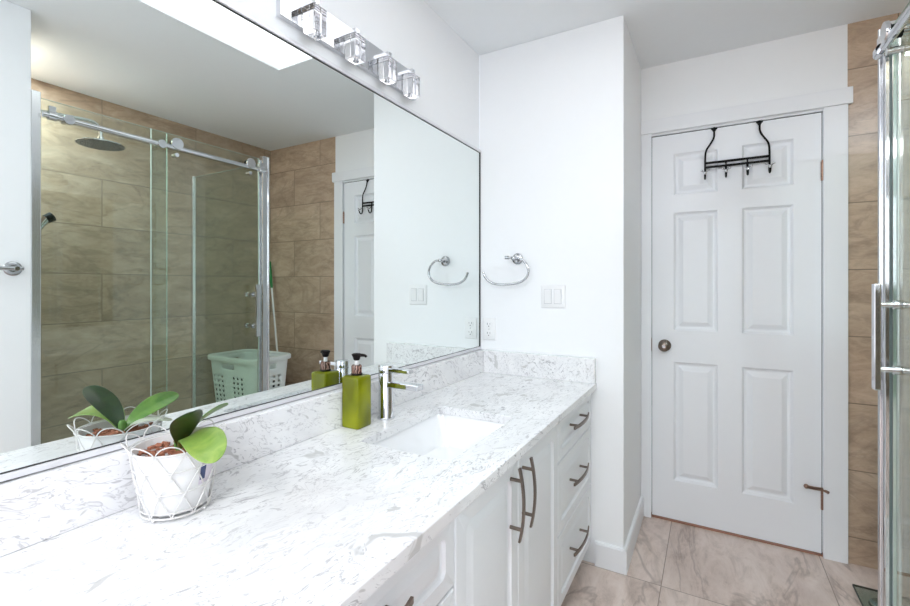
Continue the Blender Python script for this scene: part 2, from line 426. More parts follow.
# dark strips in the gap around the door, standing in for its shade
mb = MB(); mb.box((.7462, YD + .012, 0), (DX0, YD + .03, 2.05)); mb.box((DX1, YD + .012, 0), (1.4735, YD + .03, 2.05)); mb.box((.7462, YD + .012, DZ1), (1.4735, YD + .03, 2.052))
mb.build('door_gap_shade', 'black_edge', d1)
kx, kz = .812, .930
kn = MB().lathe([(.031, -.0), (.031, -.004), (.026, -.008)], (kx, DY, kz), 'y').lathe([(.011, -.006), (.011, -.03), (.022, -.036), (.0275, -.046), (.0275, -.055), (.020, -.062), (.006, -.064)], (kx, DY, kz), 'y').build('door_knob', 'bronze', d1, True)
kn['label'] = 'round dark bronze door knob'
MB().lathe([(.008, -.063), (.008, -.066)], (kx, DY, kz), 'y', 16).build('knob_button', 'satin_alu', kn, True)
MB().box((.7462, YD - .002, .895), (.7505, YD + .01, .965)).build('strike_plate', 'bronze', d1)
def hinge(z, h=.088):
    mb = MB(); x = 1.4712; n = 5
    for k in range(n): mb.lathe([(.0062, k * h / n + .0006), (.0062, (k + 1) * h / n - .0006)], (x, DY - .006, z - h / 2), 'z', 12)
    mb.lathe([(.003, h), (.0045, h + .004), (.002, h + .007)], (x, DY - .006, z - h / 2), 'z', 10)
    mb.box((x - .003, DY - .0015, z - h / 2), (x + .003, DY + .001, z + h / 2))
    return mb.build('hinge', 'copper', d1, True)
hinge(1.775); hl = hinge(.262)
mb = MB(); mb.tube([(1.471, DY - .008, .312), (1.440, DY - .022, .316), (1.412, DY - .034, .322)], .0075, 10); mb.tube([(1.471, DY - .008, .312), (1.490, DY - .026, .308)], .0065, 10)
mb.lathe([(.009, -.006), (.009, .006)], (1.471, DY - .008, .312), 'z', 14)
ds = mb.build('door_stop', 'copper', d1, True); ds['label'] = 'antique copper hinge-pin door stop'
MB().disc_sphere((1.408, DY - .034, .323), .0105).build('bumper', 'copper', ds, True)

# ================================================================== VANITY
FX = .5580                                   # plane of door and drawer fronts
fx = lambda a, b, d: (FX + d, a, b)
RP = [(0, -.019, .002), (0, -.003, .002), (.003, 0, .002), (.046, 0, .030), (.050, -.007, .026), (.056, -.0095, .022), (.062, -.0090, .018), (.082, -.0012, .010), (.085, -.001, .008)]
RPs = [(0, -.019, .002), (0, -.003, .002), (.003, 0, .002), (.036, 0, .016), (.039, -.007, .013), (.044, -.0095, .010), (.048, -.0085, .008), (.062, -.0012, .005), (.064, -.001, .004)]
def front(name, y0, y1, z0, z1, parent, small=False):
    mb = MB(); panel(mb, fx, y0, y1, z0, z1, RPs if small else RP, 6); return mb.build(name, 'cabinet', parent, True)
def bow_handle(parent, c, L, vert):
    """arched bar on two posts: c = centre on the front"""
    mb = MB(); n = 12; ring = []
    for k in range(n + 1):
        s = -1 + 2 * k / n; out = .026 + .012 * (1 - s * s)
        p = (FX + out, c[0], c[1] + s * L / 2) if vert else (FX + out, c[0] + s * L / 2, c[1])
        ring.append(p)
    loops = []
    for k, p in enumerate(ring):
        a, b = Vector(ring[max(k - 1, 0)]), Vector(ring[min(k + 1, n)]); t = (b - a).normalized()
        side = Vector((0, 1, 0)) if vert else Vector((0, 0, 1)); nn = t.cross(side).normalized()
        w, h = .0055, .0028; P = Vector(p)
        loops.append([P + side * w + nn * h, P - side * w + nn * h, P - side * w - nn * h, P + side * w - nn * h])
    mb.rings(loops)
    for s in (-1, 1):
        q = s * L * .33
        y, z = (c[0], c[1] + q) if vert else (c[0] + q, c[1])
        mb.lathe([(.0048, -.001), (.0048, .034)], (FX, y, z), 'x', 12)
    o = mb.build('handle', 'bronze', parent, True); o['label'] = 'arched dark nickel bar handle'; return o
ZB, ZT = .100, .7775
def cab(name, label, y0, y1):
    r = thing(name, label, 'cabinet', (FX - .27, (y0 + y1) / 2, 0))
    mb = MB(); t = .016; x0, x1 = .004, FX - .0205
    mb.box((x0, y0, ZB - .012), (x1, y0 + t, ZC - .0285)); mb.box((x0, y1 - t, ZB - .012), (x1, y1, ZC - .0285))
    mb.box((x0, y0 + t, ZB - .012), (x1, y1 - t, ZB + t - .012)); mb.box((x0, y0 + t, ZB + t - .012), (x0 + .008, y1 - t, ZC - .0285))
    mb.box((x1 - .018, y0 + t, ZC - .060), (x1, y1 - t, ZC - .0285))
    mb.build('body', 'cabinet', r)
    MB().box((FX - .085, y0, 0), (FX - .07, y1, ZB - .0125)).build('toe_kick', 'toe', r)
    return r
B0, B1, B2, B3 = .262, .820, 1.552, 2.0605
def drawers(r, y0, y1, hy):
    zs = ((.623, ZT), (.364, .6175), (ZB, .3585))
    for k, (z0, z1) in enumerate(zs):
        d = front('drawer', y0 + .002, y1 - .002, z0, z1, r, True)
        bow_handle(d, (hy, (z0 + z1) / 2 + .018), .225, False)
c1 = cab('drawer_cabinet', 'white cabinet with three drawers under the left end of the countertop', B0, B1); drawers(c1, B0, B1, .515)
c2 = cab('sink_cabinet', 'white double door cabinet under the sink', B1 + .0005, B2)
for y0, y1, hy in ((B1 + .0025, 1.1745, 1.121), (1.1775, B2 - .0015, 1.208)):
    d = front('door', y0, y1, ZB, ZT, c2); bow_handle(d, (hy, .668), .195, True)
c3 = cab('drawer_cabinet', 'white cabinet with three drawers standing against the wall, right of the sink doors', B2 + .0005, B3); drawers(c3, B2 + .0005, B3, 1.785)

ct = thing('countertop', 'white quartz vanity countertop with grey veins and a low backsplash', 'countertop', (XC / 2, 1.15, ZC))
mb = MB(); SKX = (.166, .460, .966, 1.394)
plate_with_hole(mb, [(.002, YL), (XC, YL), (XC, YW - .001), (.002, YW - .001)], rrect(*SKX, .018, 5), ZC - .028, ZC)
mb.build('top', 'quartz', ct, bevel=.0015, seg=1)
MB().box((-.005, YL, ZC + .0003), (.032, YW - .001, .9235)).build('back_splash', 'quartz', ct, bevel=.0015, seg=1)
MB().box((.0325, YW - .030, ZC + .0003), (XC - .002, YW - .001, .9235)).build('side_splash', 'quartz', ct, bevel=.0015, seg=1)
# counter end panel
sk = thing('undermount_sink', 'white rectangular porcelain sink set under the countertop', 'sink', ((SKX[0] + SKX[1]) / 2, 1.18, ZC - .17))
mb = MB(); zt = ZC - .0285
loops = []
for ins, z, r in ((-.035, zt - .012, .03), (-.035, zt, .03), (-.006, zt, .024), (-.004, zt - .004, .026), (.004, zt - .06, .035), (.020, zt - .105, .045), (.055, zt - .122, .05), (.110, zt - .128, .03), (.130, zt - .130, .012)):
    loops.append([(x, y, z) for x, y in rrect(SKX[0] + ins, SKX[1] - ins, SKX[2] + ins, SKX[3] - ins, r, 6)])
mb.rings(loops, False, True)
o = mb.build('basin', 'porcelain', sk, True); sm = o.modifiers.new('thick', 'SOLIDIFY'); sm.thickness = .006; sm.offset = -1
dr = MB().lathe([(.024, 0), (.024, .003), (.018, .0045), (.012, .004)], (.313, 1.18, zt - .1295), 'z').build('drain', 'chrome', sk, True)

fa = thing('faucet', 'chrome single lever cylinder faucet behind the sink', 'faucet', (.095, 1.176, ZC))
MB().lathe([(.0285, 0), (.0285, .004), (.0250, .0055), (.0242, .008), (.0242, .149), (.0236, .150)], (.095, 1.176, ZC + .0002), 'z', 40).build('body', 'chrome', fa, True)
MB().lathe([(.0225, .150), (.0242, .152), (.0242, .173), (.0225, .1755)], (.095, 1.176, ZC), 'z', 40).build('cap', 'chrome', fa, True)
MB().box((.110, 1.160, .9190), (.232, 1.192, .9365)).build('spout', 'chrome', fa, bevel=.002)
MB().box((.108, 1.163, .9685), (.196, 1.189, .9805)).build('lever', 'chrome', fa, bevel=.002)

# ------------------------------------------------------------------ mirror
mi = thing('wall_mirror', 'large frameless wall mirror above the backsplash', 'mirror', (-.003, 1.15, .924))
MB().box((-.0055, .20, .9385), (0, YW - .007, 1.9245)).build('mirror_glass', 'mirror', mi)
mb = MB(); mb.box((-.0056, .20, .926), (.007, YW - .003, .9372)); mb.build('bottom_channel', 'channel', mi, bevel=.001)
MB().box((-.0056, .20, .9374), (.0015, YW - .003, .9392)).build('bottom_seam', 'black_edge', mi)
MB().box((-.0056, .20, 1.9263), (.007, YW - .003, 1.939)).build('top_channel', 'channel', mi, bevel=.001)
MB().box((-.0056, .20, 1.9238), (.0015, YW - .003, 1.9262)).build('top_seam', 'black_edge', mi)
MB().box((-.0056, YW - .0068, .926), (.003, YW - .0015, 1.939)).build('edge_strip', 'black_edge', mi)

# ------------------------------------------------------------------ vanity light
vl = thing('vanity_light', 'chrome wall light bar with four clear glass cubes above the mirror', 'wall light', (-.006, 1.13, 2.03))
BZ0, BZ1, BY0, BY1 = 1.982, 2.082, .826, 1.475
MB().box((-.006, BY0, BZ0), (.012, BY1, BZ1)).build('backplate', 'chrome', vl, bevel=.0015)
for y in (.926, 1.095, 1.262, 1.406):
    cx0, cx1, z0, z1 = .0145, .0575, 1.968, 2.044
    ya, yb = y - .025, y + .025
    ar = MB().box((.0115, y - .009, 2.056), (.046, y + .009, 2.068)).build('arm', 'chrome', vl, bevel=.001)
    MB().lathe([(.010, 2.046), (.010, 2.0575)], ((cx0 + cx1) / 2, y, 0), 'z', 20).build('stem', 'chrome', ar, True)
    sh = MB().box((cx0, ya, z0), (cx1, yb, z1)).build('glass_cube', 'crystal', vl, bevel=.0015)
    mb = MB()
    for k in range(3):
        zz = z1 - .002 - k * .0075
        for a, b in (((cx0, ya - .0006), (cx1 + .0006, ya)), ((cx1, ya), (cx1 + .0006, yb))):
            mb.box((a[0], a[1], zz - .0016), (b[0], b[1], zz))
    st = mb.build('stripe_band', 'rubber', sh); st['label'] = 'three thin dark bands near the top of the cube'
    MB().lathe([(.011, z1 + .0002), (.011, z1 + .002)], ((cx0 + cx1) / 2, y, 0), 'z', 20).build('cap', 'chrome', sh, True)

# ------------------------------------------------------------------ towel ring, switch, outlet
tr = thing('towel_ring', 'open chrome towel ring on the white wall beside the mirror', 'towel ring', (.205, YW, 1.378))
MB().lathe([(.027, 0), (.027, -.006), (.023, -.010), (.012, -.012)], (.205, YW - .0003, 1.378), 'y').build('rosette', 'chrome_dark', tr, True)
MB().lathe([(.009, -.010), (.009, -.062), (.006, -.064)], (.205, YW, 1.378), 'y', 20).build('post', 'chrome_dark', tr, True)
ry = YW - .052
path = [(.171, 1.383), (.21, 1.380), (.241, 1.377), (.266, 1.355), (.281, 1.321), (.273, 1.289), (.246, 1.265), (.185, 1.253), (.111, 1.253), (.073, 1.268), (.052, 1.29), (.043, 1.315)]
MB().tube([(x, ry, z) for x, z in path], .0058, 12, smooth=2).build('ring_bar', 'chrome_dark', tr, True)
MB().lathe([(.0085, -.010), (.0085, .006)], (.171, ry, 1.383), 'x', 18).build('end_cap', 'chrome_dark', tr, True)

sw = thing('light_switch', 'white double rocker light switch plate on the wall right of the towel ring', 'light switch', (.382, YW, 1.197))
fw = lambda a, b, d: (a, YW - .0003 - d, b)
mb = MB(); panel(mb, fw, .323, .441, 1.142, 1.252, [(0, 0, .004), (0, .002, .004), (.004, .006, .004)]); mb.build('plate', 'white_plastic', sw, True)
for x in (.3585, .4055):
    MB().box((x - .0176, YW - .0072, 1.1625), (x + .0176, YW - .0062, 1.2315)).build('rocker_surround', 'seam', sw)
    rk = MB(); rk.rings([[(x - .0165, YW - .0065, 1.164), (x + .0165, YW - .0065, 1.164), (x + .0165, YW - .0065, 1.230), (x - .0165, YW - .0065, 1.230)],
                         [(x - .0155, YW - .0085, 1.165), (x + .0155, YW - .0085, 1.165), (x + .0155, YW - .0125, 1.229), (x - .0155, YW - .0125, 1.229)]])
    rk.build('rocker', 'white_plastic', sw, bevel=.0008)
ou = thing('power_outlet', 'white double power outlet low beside the mirror above the backsplash', 'power outlet', (.052, YW, 1.028))
mb = MB(); panel(mb, fw, .0165, .0885, .973, 1.084, [(0, 0, .004), (0, .002, .004), (.004, .006, .004)]); mb.build('plate', 'white_plastic', ou, True)
for z in (1.0515, 1.0055):
    rc = MB(); panel(rc, fw, .0365, .0685, z - .0155, z + .0155, [(0, .0055, .009), (0, .0085, .009), (.001, .009, .008)]); rc = rc.build('receptacle', 'white_plastic', ou, True)
    mb = MB(); mb.box((.0445, YW - .0098, z - .001), (.0465, YW - .0092, z + .009)); mb.box((.0585, YW - .0098, z), (.0603, YW - .0092, z + .008))
    mb.lathe([(.0026, -.0098), (.0026, -.0092)], (.0525, YW, z - .008), 'y', 10); mb.build('slots', 'slot', rc)
MB().lathe([(.0028, -.0056), (.0028, -.0072)], (.0525, YW, 1.0285), 'y', 12).build('screw', 'satin_alu', ou)

# ------------------------------------------------------------------ over-door hook rack
hk = thing('hook_rack', 'black wire over-door rack of four hooks hanging on the white door', 'hook rack', (1.135, DY, 2.046))
hy = DY - .016
for xa, xb in ((1.040, 1.000), (1.231, 1.270)):
    mb = MB()
    mb.tube([(xa, DY + .030, 2.0495), (xa, DY + .004, 2.0495), (xa, DY - .006, 2.047), (xa, hy + .006, 2.025), (xa, hy, 1.995), (xa + (xb - xa) * .35, hy, 1.968), (xa + (xb - xa) * .85, hy, 1.940), (xb, hy, 1.912), (xb, hy, 1.846)], .0044, 8, smooth=2)
    mb.box((xa - .014, DY - .005, 2.040), (xa + .014, DY - .0005, 2.0485)); mb.rings([[(xa - .012, DY - .006, 2.042), (xa + .012, DY - .006, 2.042), (xa + .012, DY - .001, 2.042), (xa - .012, DY - .001, 2.042)], [(xa - .003, DY - .010, 2.024), (xa + .003, DY - .010, 2.024), (xa + .003, DY - .005, 2.024), (xa - .003, DY - .005, 2.024)]])
    mb.build('hanger', 'black', hk, True)
mb = MB()
for z in (1.870, 1.848): mb.box((.998, hy - .004, z - .0052), (1.272, hy + .004, z + .0052))
for x in (1.091, 1.181): mb.box((x - .0035, hy - .003, 1.848), (x + .0035, hy + .003, 1.870))
mb.build('cross_bar', 'black', hk, bevel=.001)
for x in (1.000, 1.091, 1.181, 1.270):
    mb = MB(); mb.tube([(x, hy, 1.850), (x, hy, 1.815), (x, hy - .004, 1.796), (x, hy - .016, 1.786), (x, hy - .030, 1.792), (x, hy - .037, 1.806)], .0046, 8, smooth=2)
    k = mb.build('hook', 'black', hk, True)
    mb = MB(); mb.tube([(x - .014, hy - .030, 1.826), (x, hy - .022, 1.818), (x + .014, hy - .030, 1.826)], .0035, 8, smooth=2); mb.disc_sphere((x, hy - .039, 1.812), .0075, 14)
    mb.disc_sphere((x - .015, hy - .031, 1.827), .0055, 10); mb.disc_sphere((x + .015, hy - .031, 1.827), .0055, 10)
    e = mb.build('hook_tip', 'chrome', k, True); e['label'] = 'shiny chrome tip'

# ------------------------------------------------------------------ soap dispenser
sx0, sx1, sy0, sy1 = .0335, .0995, 1.034, 1.100
sp = thing('soap_dispenser', 'square olive green soap dispenser with a dark pump beside the faucet', 'soap dispenser', ((sx0 + sx1) / 2, (sy0 + sy1) / 2, ZC))
mb = MB(); loops = []
for ins, z, r in ((.003, .0, .006), (.0008, .002, .007), (0, .006, .007), (0, .151, .007), (.001, .155, .007), (.004, .1575, .006), (.012, .159, .004)):
    loops.append([(x, y, ZC + .0002 + z) for x, y in rrect(sx0 + ins, sx1 - ins, sy0 + ins, sy1 - ins, r, 5)])
mb.rings(loops); mb.build('bottle', 'olive', sp, True)
pcx, pcy = (sx0 + sx1) / 2, (sy0 + sy1) / 2
MB().lathe([(.0175, .1585), (.0175, .164), (.0165, .165)], (pcx, pcy, ZC), 'z', 24).build('neck_ring', 'pump', sp, True)
MB().lathe([(.0160, .1640), (.0160, .186), (.0135, .190)], (pcx, pcy, ZC), 'z', 28).build('collar', 'collar', sp, True)
MB().lathe([(.0062, .189), (.0062, .206)], (pcx, pcy, ZC), 'z', 18).build('pump_stem', 'pump_white', sp, True)
mb = MB().lathe([(.007, .204), (.010, .207), (.011, .212), (.0155, .2215), (.0155, .2235), (.010, .2255)], (pcx, pcy, ZC), 'z', 24)
mb.tube([(pcx, pcy, ZC + .219), (pcx + .016, pcy + .006, ZC + .2205), (pcx + .026, pcy + .010, ZC + .219), (pcx + .030, pcy + .011, ZC + .215)], [.006, .005, .0042, .0036], 10, smooth=1)
mb.build('pump_head', 'pump', sp, True)

# ------------------------------------------------------------------ orchid in a wire basket
px, py, pz = .110, .500, ZC
def circ(r, z, n=48, cx=px, cy=py): return [(cx + r * math.cos(2 * pi * k / n), cy + r * math.sin(2 * pi * k / n), z) for k in range(n)]
RB, RT, HP = .0585, .0775, .128
rad = lambda t: RB + (RT - RB) * t
wb = thing('wire_basket', 'white wire basket with looped rim holding the orchid pot', 'basket', (px, py, pz))
mb = MB(); mb.tube(circ(rad(1), pz + HP), .0019, 8, True); mb.build('rim', 'white_wire', wb, True)
mb = MB()
for t in (.08, .38, .72): mb.tube(circ(rad(t), pz + .006 + (HP - .006) * t), .0012, 6, True)
mb.build('hoops', 'white_wire', wb, True)
mb = MB(); nd = 10
for k in range(nd):
    for sgn in (1, -1):
        a0 = 2 * pi * k / nd; pts = []
        for q in range(13):
            t = q / 12; a = a0 + sgn * t * 2 * pi / nd * 1.5; r = rad(t) + .0004 * sgn
            pts.append((px + r * math.cos(a), py + r * math.sin(a), pz + .006 + (HP - .006) * t))
        mb.tube(pts, .0012, 6)
mb.build('lattice', 'white_wire', wb, True)
mb = MB(); mb.tube(circ(RB, pz + .006), .0018, 8, True)
for k in range(4):
    a = 2 * pi * k / 4 + .4; mb.disc_sphere((px + RB * math.cos(a), py + RB * math.sin(a), pz + .0035), .0034, 10)
for k in range(3):
    a = pi * k / 3; mb.tube([(px + RB * math.cos(a), py + RB * math.sin(a), pz + .006), (px - RB * math.cos(a), py - RB * math.sin(a), pz + .006)], .0011, 6)
mb.build('base_ring', 'white_wire', wb, True)
nl = 10
for k in range(nl):
    a0 = 2 * pi * k / nl; pts = []
    for q in range(13):
        s = q / 12; a = a0 + (s - .5) * 2 * pi / nl * .98; h = math.sin(pi * s)
        r = RT + .001 + .010 * h
        pts.append((px + r * math.cos(a), py + r * math.sin(a), pz + HP + .019 * h ** .75))
    MB().tube(pts, .0012, 6).build('rim_loop', 'white_wire', wb, True)

orc = thing('potted_orchid', 'small leafy orchid in a white pot on the left of the counter', 'potted plant', (px, py, pz + .008))
mb = MB(); prof = [(RB - .006, .0095), (RB - .004, .012), (RT - .0045, HP - .006), (RT - .0035, HP - .001), (RT - .006, HP - .001), (RT - .009, HP - .028), (.01, HP - .029)]
mb.lathe(prof, (px, py, pz), 'z', 48, True, True); mb.build('pot', 'pot', orc, True)
mb = MB(); 
for k in range(150):
    a = random.uniform(0, 2 * pi); r = (RT - .017) * math.sqrt(random.random())
    c = Vector((px + r * math.cos(a), py + r * math.sin(a), pz + HP - .0235 + random.uniform(0, .012)))
    s = random.uniform(.0035, .0075); n0 = len(mb.bm.verts)
    rot = Matrix.Rotation(random.uniform(0, 6), 3, 'Z') @ Matrix.Rotation(random.uniform(-.7, .7), 3, 'X')
    mb.box(c - Vector((s, s * .7, s * .45)), c + Vector((s, s * .7, s * .45)), rot, c)
bk = mb.build('bark_chips', 'bark', orc, bevel=.001, seg=1, doubles=False); bk['kind'] = 'stuff'
def leaf(mat, pts, width, label=None, fold=.18, roll=0.0, tipw=.85):
    P = [Vector(p) for p in pts]
    for _ in range(2):
        Q = [P[0]]
        for a, b in zip(P, P[1:]): Q += [a * .75 + b * .25, a * .25 + b * .75]
        P = Q + [P[-1]]
    L = [0]
    for a, b in zip(P, P[1:]): L.append(L[-1] + (b - a).length)
    loops = []; n = len(P); m_ = 9
    for i, p in enumerate(P):
        t = L[i] / L[-1]
        w = width * (.16 + .84 * math.sin(min(1, t / .62) * pi / 2) ** 1.1) * (1 if t < .62 else math.sqrt(max(0, 1 - ((t - .62) / .38) ** 2)) * .96 + .04)
        T_ = (P[min(i + 1, n - 1)] - P[max(i - 1, 0)]).normalized()
        side = T_.cross(Vector((0, 0, 1)))
        side = side.normalized() if side.length > 1e-3 else Vector((0, 1, 0))
        side = Matrix.Rotation(roll, 3, T_) @ side; nrm = side.cross(T_).normalized()
        row = []
        for k in range(m_):
            s = -1 + 2 * k / (m_ - 1); row.append(p + side * (s * w / 2) + nrm * (fold * w / 2 * (abs(s) ** 1.3)))
        loops.append(row)
    mb = MB(); mb.rings(loops, False, False, closed=False)
    o = mb.build('leaf', mat, orc, True)
    sd = o.modifiers.new('thick', 'SOLIDIFY'); sd.thickness = .0018; sd.offset = 0
    ss = o.modifiers.new('round', 'SUBSURF'); ss.levels = 1; ss.render_levels = 1
    if label: o['label'] = label
    return o
rz = pz + HP
leaf('leaf_backlit', [(px + .004, py + .004, rz - .012), (px + .018, py + .002, rz + .012), (px + .048, py - .008, rz + .045), (px + .075, py - .018, rz + .066), (px + .095, py - .022, rz + .080)], .056, 'upright green leaf with backlit shade in its colour', .15, roll=.15)
leaf('leaf_mid', [(px - .004, py + .006, rz - .012), (px - .006, py + .025, rz + .012), (px - .010, py + .070, rz + .036), (px - .013, py + .118, rz + .046)], .046, 'long green leaf', .2, roll=-.6)
leaf('leaf_light', [(px + .004, py + .004, rz - .012), (px + .030, py + .004, rz + .018), (px + .080, py + .000, rz + .028), (px + .130, py - .014, rz + .018), (px + .165, py - .026, rz + .002)], .068, 'broad light green leaf drooping over the rim', .10, roll=.25)
leaf('leaf_pale', [(px - .004, py + .006, rz - .012), (px - .018, py + .022, rz + .008), (px - .034, py + .052, rz + .012), (px - .048, py + .085, rz - .002)], .050, 'pale underside leaf behind', -.1)
MB().lathe([(.007, -.028), (.008, .004), (.005, .010)], (px, py + .004, rz), 'z', 12).build('stem', 'leaf_mid', orc, True)
# paper label stuck on the pot, with a dark print on it
def patch(a0, a1, t0, t1, off):
    mb = MB(); n = 6; r = lambda t: (RB - .004) + (RT - .0045 - RB + .004) * t
    rows = [[(px + (r(t) + off) * math.cos(a0 + (a1 - a0) * k / n), py + (r(t) + off) * math.sin(a0 + (a1 - a0) * k / n), pz + .012 + (HP - .018) * t) for k in range(n + 1)] for t in (t0, t1)]
    mb.rings(rows, False, False, closed=False); return mb
M['label'] = simple('pale_lilac_paper', (.72, .66, .74), .6, var=.12, nscale=60)
M['print'] = simple('navy_print', (.05, .07, .18), .6)
lb = patch(.10, .62, .40, .82, .0006).build('label_sticker', 'label', orc); lb['label'] = 'pale lilac paper label with dark blue print'
pb = patch(.12, .30, .48, .74, .0010).build('label_print', 'print', lb)

# ================================================================== SHOWER
se = thing('shower_enclosure', 'sliding glass shower enclosure with chrome rail and posts', 'shower enclosure', (XS, (YS0 + YS1) / 2, 0))
MB().box((1.508, YS0 + .002, 0), (WX - .001, 1.985, .075)).build('tray', 'tray', se, bevel=.006)
GT, GB = 2.070, .082
def glass_panel(name, x0, x1, y0, y1, z0, z1, axis):
    g = MB().box((x0, y0, z0), (x1, y1, z1)).build(name, 'glass', se)
    mb = MB(); e = .0012
    if axis == 'y':
        mb.box((x0, y0 - e, z0), (x1, y0 - .0002, z1)); mb.box((x0, y1 + .0002, z0), (x1, y1 + e, z1)); mb.box((x0, y0, z1 + .0002), (x1, y1, z1 + e))
    else:
        mb.box((x0, y0, z1 + .0002), (x1, y1, z1 + e))
    mb.build('glass_edge', 'edge', g); return g
glass_panel('fixed_panel', 1.545, 1.553, .816, 1.357, GB, GT + .006, 'y')
sd_ = glass_panel('sliding_door', 1.524, 1.532, 1.268, 1.914, GB + .008, GT, 'y')
glass_panel('return_panel', 1.547, WX - .012, 1.952, 1.960, GB, 2.050, 'x')
# wall profile at the near end, corner post at the far end, wall profile of the return panel
mb = MB(); mb.box((1.508, YS0 - .012, .076), (1.556, YS0 + .020, 2.090)); mb.build('wall_profile', 'satin_alu', se, bevel=.002)
mb = MB(); mb.box((1.510, 1.932, .076), (1.545, 1.980, 2.092)); mb.build('corner_post', 'chrome', se, bevel=.0015)
mb = MB()
for y in (1.973,): mb.lathe([(.0065, .078), (.0065, 2.088)], (1.5085, y, 0), 'z', 14)
mb.build('post_bead', 'chrome', se, True)
mb = MB(); mb.box((1.536, 1.918, .076), (1.5455, 1.931, 2.068)); mb.build('post_strip', 'satin_alu', se, bevel=.003)
mb = MB(); mb.box((WX - .018, 1.944, .076), (WX - .001, 1.968, 2.058)); mb.build('wall_profile', 'satin_alu', se, bevel=.002)
# rail, end brackets, rollers, handle
RX, RZ = 1.495, 1.993
rl = MB().lathe([(.0125, .816), (.0125, 1.945)], (RX, 0, RZ), 'y', 20).build('rail', 'chrome', se, True)
for y in (.848, 1.905):
    mb = MB(); mb.lathe([(.019, y - .014), (.019, y + .014)], (RX, 0, RZ), 'y', 20); mb.lathe([(.011, 1.500), (.011, 1.525)], (0, y, RZ), 'x', 14); mb.box((RX - .009, y - .012, RZ + .010), (RX + .009, y + .012, RZ + .042))
    mb.build('rail_bracket', 'chrome', rl, True)
def roller(y, big, parent):
    mb = MB(); r = .030 if big else .021; z = RZ + (.022 if big else 0)
    mb.lathe([(r, 1.478), (r + .001, 1.481), (r + .001, 1.488), (r - .004, 1.490)], (0, y, z), 'x', 28)
    mb.lathe([(.011, 1.488), (.011, 1.545)], (0, y, z), 'x', 14)
    w = mb.build('roller', 'chrome', parent, True)
    if big:
        MB().lathe([(.024, 1.4915), (.019, 1.496), (.019, 1.504), (.024, 1.509), (.024, 1.520)], (0, y, z), 'x', 24).build('wheel', 'black', w, True)
        MB().lathe([(.011, 1.486), (.011, 1.523)], (0, y, RZ - .038), 'x', 14).build('anti_jump_pin', 'chrome', parent, True)
roller(1.378, True, sd_); roller(1.826, True, sd_); roller(.905, False, rl); roller(1.300, False, rl)
hd = MB().box((1.464, 1.852, .925), (1.481, 1.880, 1.255)).build('handle', 'chrome', sd_, bevel=.003); hd['label'] = 'long chrome pull bar'
for z in (.990, 1.190):
    mb = MB(); mb.lathe([(.009, 1.480), (.009, 1.524)], (0, 1.866, z), 'x', 18); mb.lathe([(.014, 1.512), (.014, 1.5235)], (0, 1.866, z), 'x', 18)
    mb.lathe([(.009, 1.532), (.009, 1.572), (.015, 1.574), (.015, 1.592), (.008, 1.597)], (0, 1.866, z), 'x', 18); mb.build('handle_post', 'chrome', hd, True)

sh = thing('overhead_shower', 'round chrome rain shower head on a curved arm in the shower', 'shower', (1.93, YS0, 2.12))
MB().lathe([(.030, 0), (.030, .006), (.012, .010)], (1.93, YS0 + .0003, 2.124), 'y').build('flange', 'chrome', sh, True)
MB().tube([(1.93, YS0 + .008, 2.124), (1.93, .93, 2.130), (1.93, 1.10, 2.146), (1.93, 1.175, 2.152), (1.93, 1.207, 2.120), (1.93, 1.208, 2.060)], .0095, 14, smooth=2).build('arm', 'chrome', sh, True)
MB().lathe([(.016, 2.074), (.016, 2.050), (.030, 2.046), (.108, 2.038), (.112, 2.034), (.112, 2.030)], (1.93, 1.208, 0), 'z', 48).build('head', 'chrome', sh, True)
mb = MB(); mb.lathe([(.108, 2.030), (.106, 2.0275)], (1.93, 1.208, 0), 'z', 48)
for rr, nn in ((.02, 6), (.042, 12), (.064, 18), (.086, 26)):
    for k in range(nn): mb.lathe([(.0032, 2.0275), (.0022, 2.0235)], (1.93 + rr * math.cos(2 * pi * k / nn), 1.208 + rr * math.sin(2 * pi * k / nn), 0), 'z', 8)
mb.build('nozzle_plate', 'nozzle', sh, doubles=False)
hs = thing('hand_shower', 'small chrome and black hand shower holder on the shower wall', 'hand shower', (1.90, YS0, 1.57))
MB().lathe([(.022, 0), (.022, .005), (.010, .008)], (1.90, YS0 + .0003, 1.565), 'y').build('flange', 'chrome', hs, True)
MB().tube([(1.90, .806, 1.565), (1.90, .93, 1.565)], .010, 14).build('arm', 'chrome', hs, True)
MB().tube([(1.895, .915, 1.510), (1.895, .945, 1.560), (1.895, .965, 1.590)], [.012, .016, .020], 14).build('spray_handle', 'chrome', hs, True)
MB().tube([(1.895, .958, 1.582), (1.895, .985, 1.600)], [.022, .024], 16).build('spray_face', 'black', hs, True)

# added fill lights, out of view: over the near shower end and behind the camera
def fill_lamp(name, label, c, sx, sy, w, col):
    r = thing(name, label, 'ceiling light', (c[0], c[1], H))
    mb = MB(); plate_with_hole(mb, rrect(c[0] - sx / 2 - .015, c[0] + sx / 2 + .015, c[1] - sy / 2 - .015, c[1] + sy / 2 + .015, .01), rrect(c[0] - sx / 2, c[0] + sx / 2, c[1] - sy / 2, c[1] + sy / 2, .008), H - .012, H - .0004)
    mb.build('frame', 'white_plastic', r)
    MB().box((c[0] - sx / 2 + .001, c[1] - sy / 2 + .001, H - .006), (c[0] + sx / 2 - .001, c[1] + sy / 2 - .001, H - .0008)).build('diffuser', 'white_plastic', r)
    a = area(name + '_light', (0, 0, -.014), (0, 0, 0), sx * .96, sy * .96, w, col); a.parent = r
fill_lamp('shower_light', 'slim added fill light, out of view over the near end of the shower', (2.03, .833), .32, .036, SHOWER_FILL_W, (.74, .88, 1.0))
fill_lamp('passage_fill_light', 'square added fill light, unseen in the passage behind the camera', (.75, -1.30), .60, .60, PASSAGE_FILL_W, (.96, .975, 1))

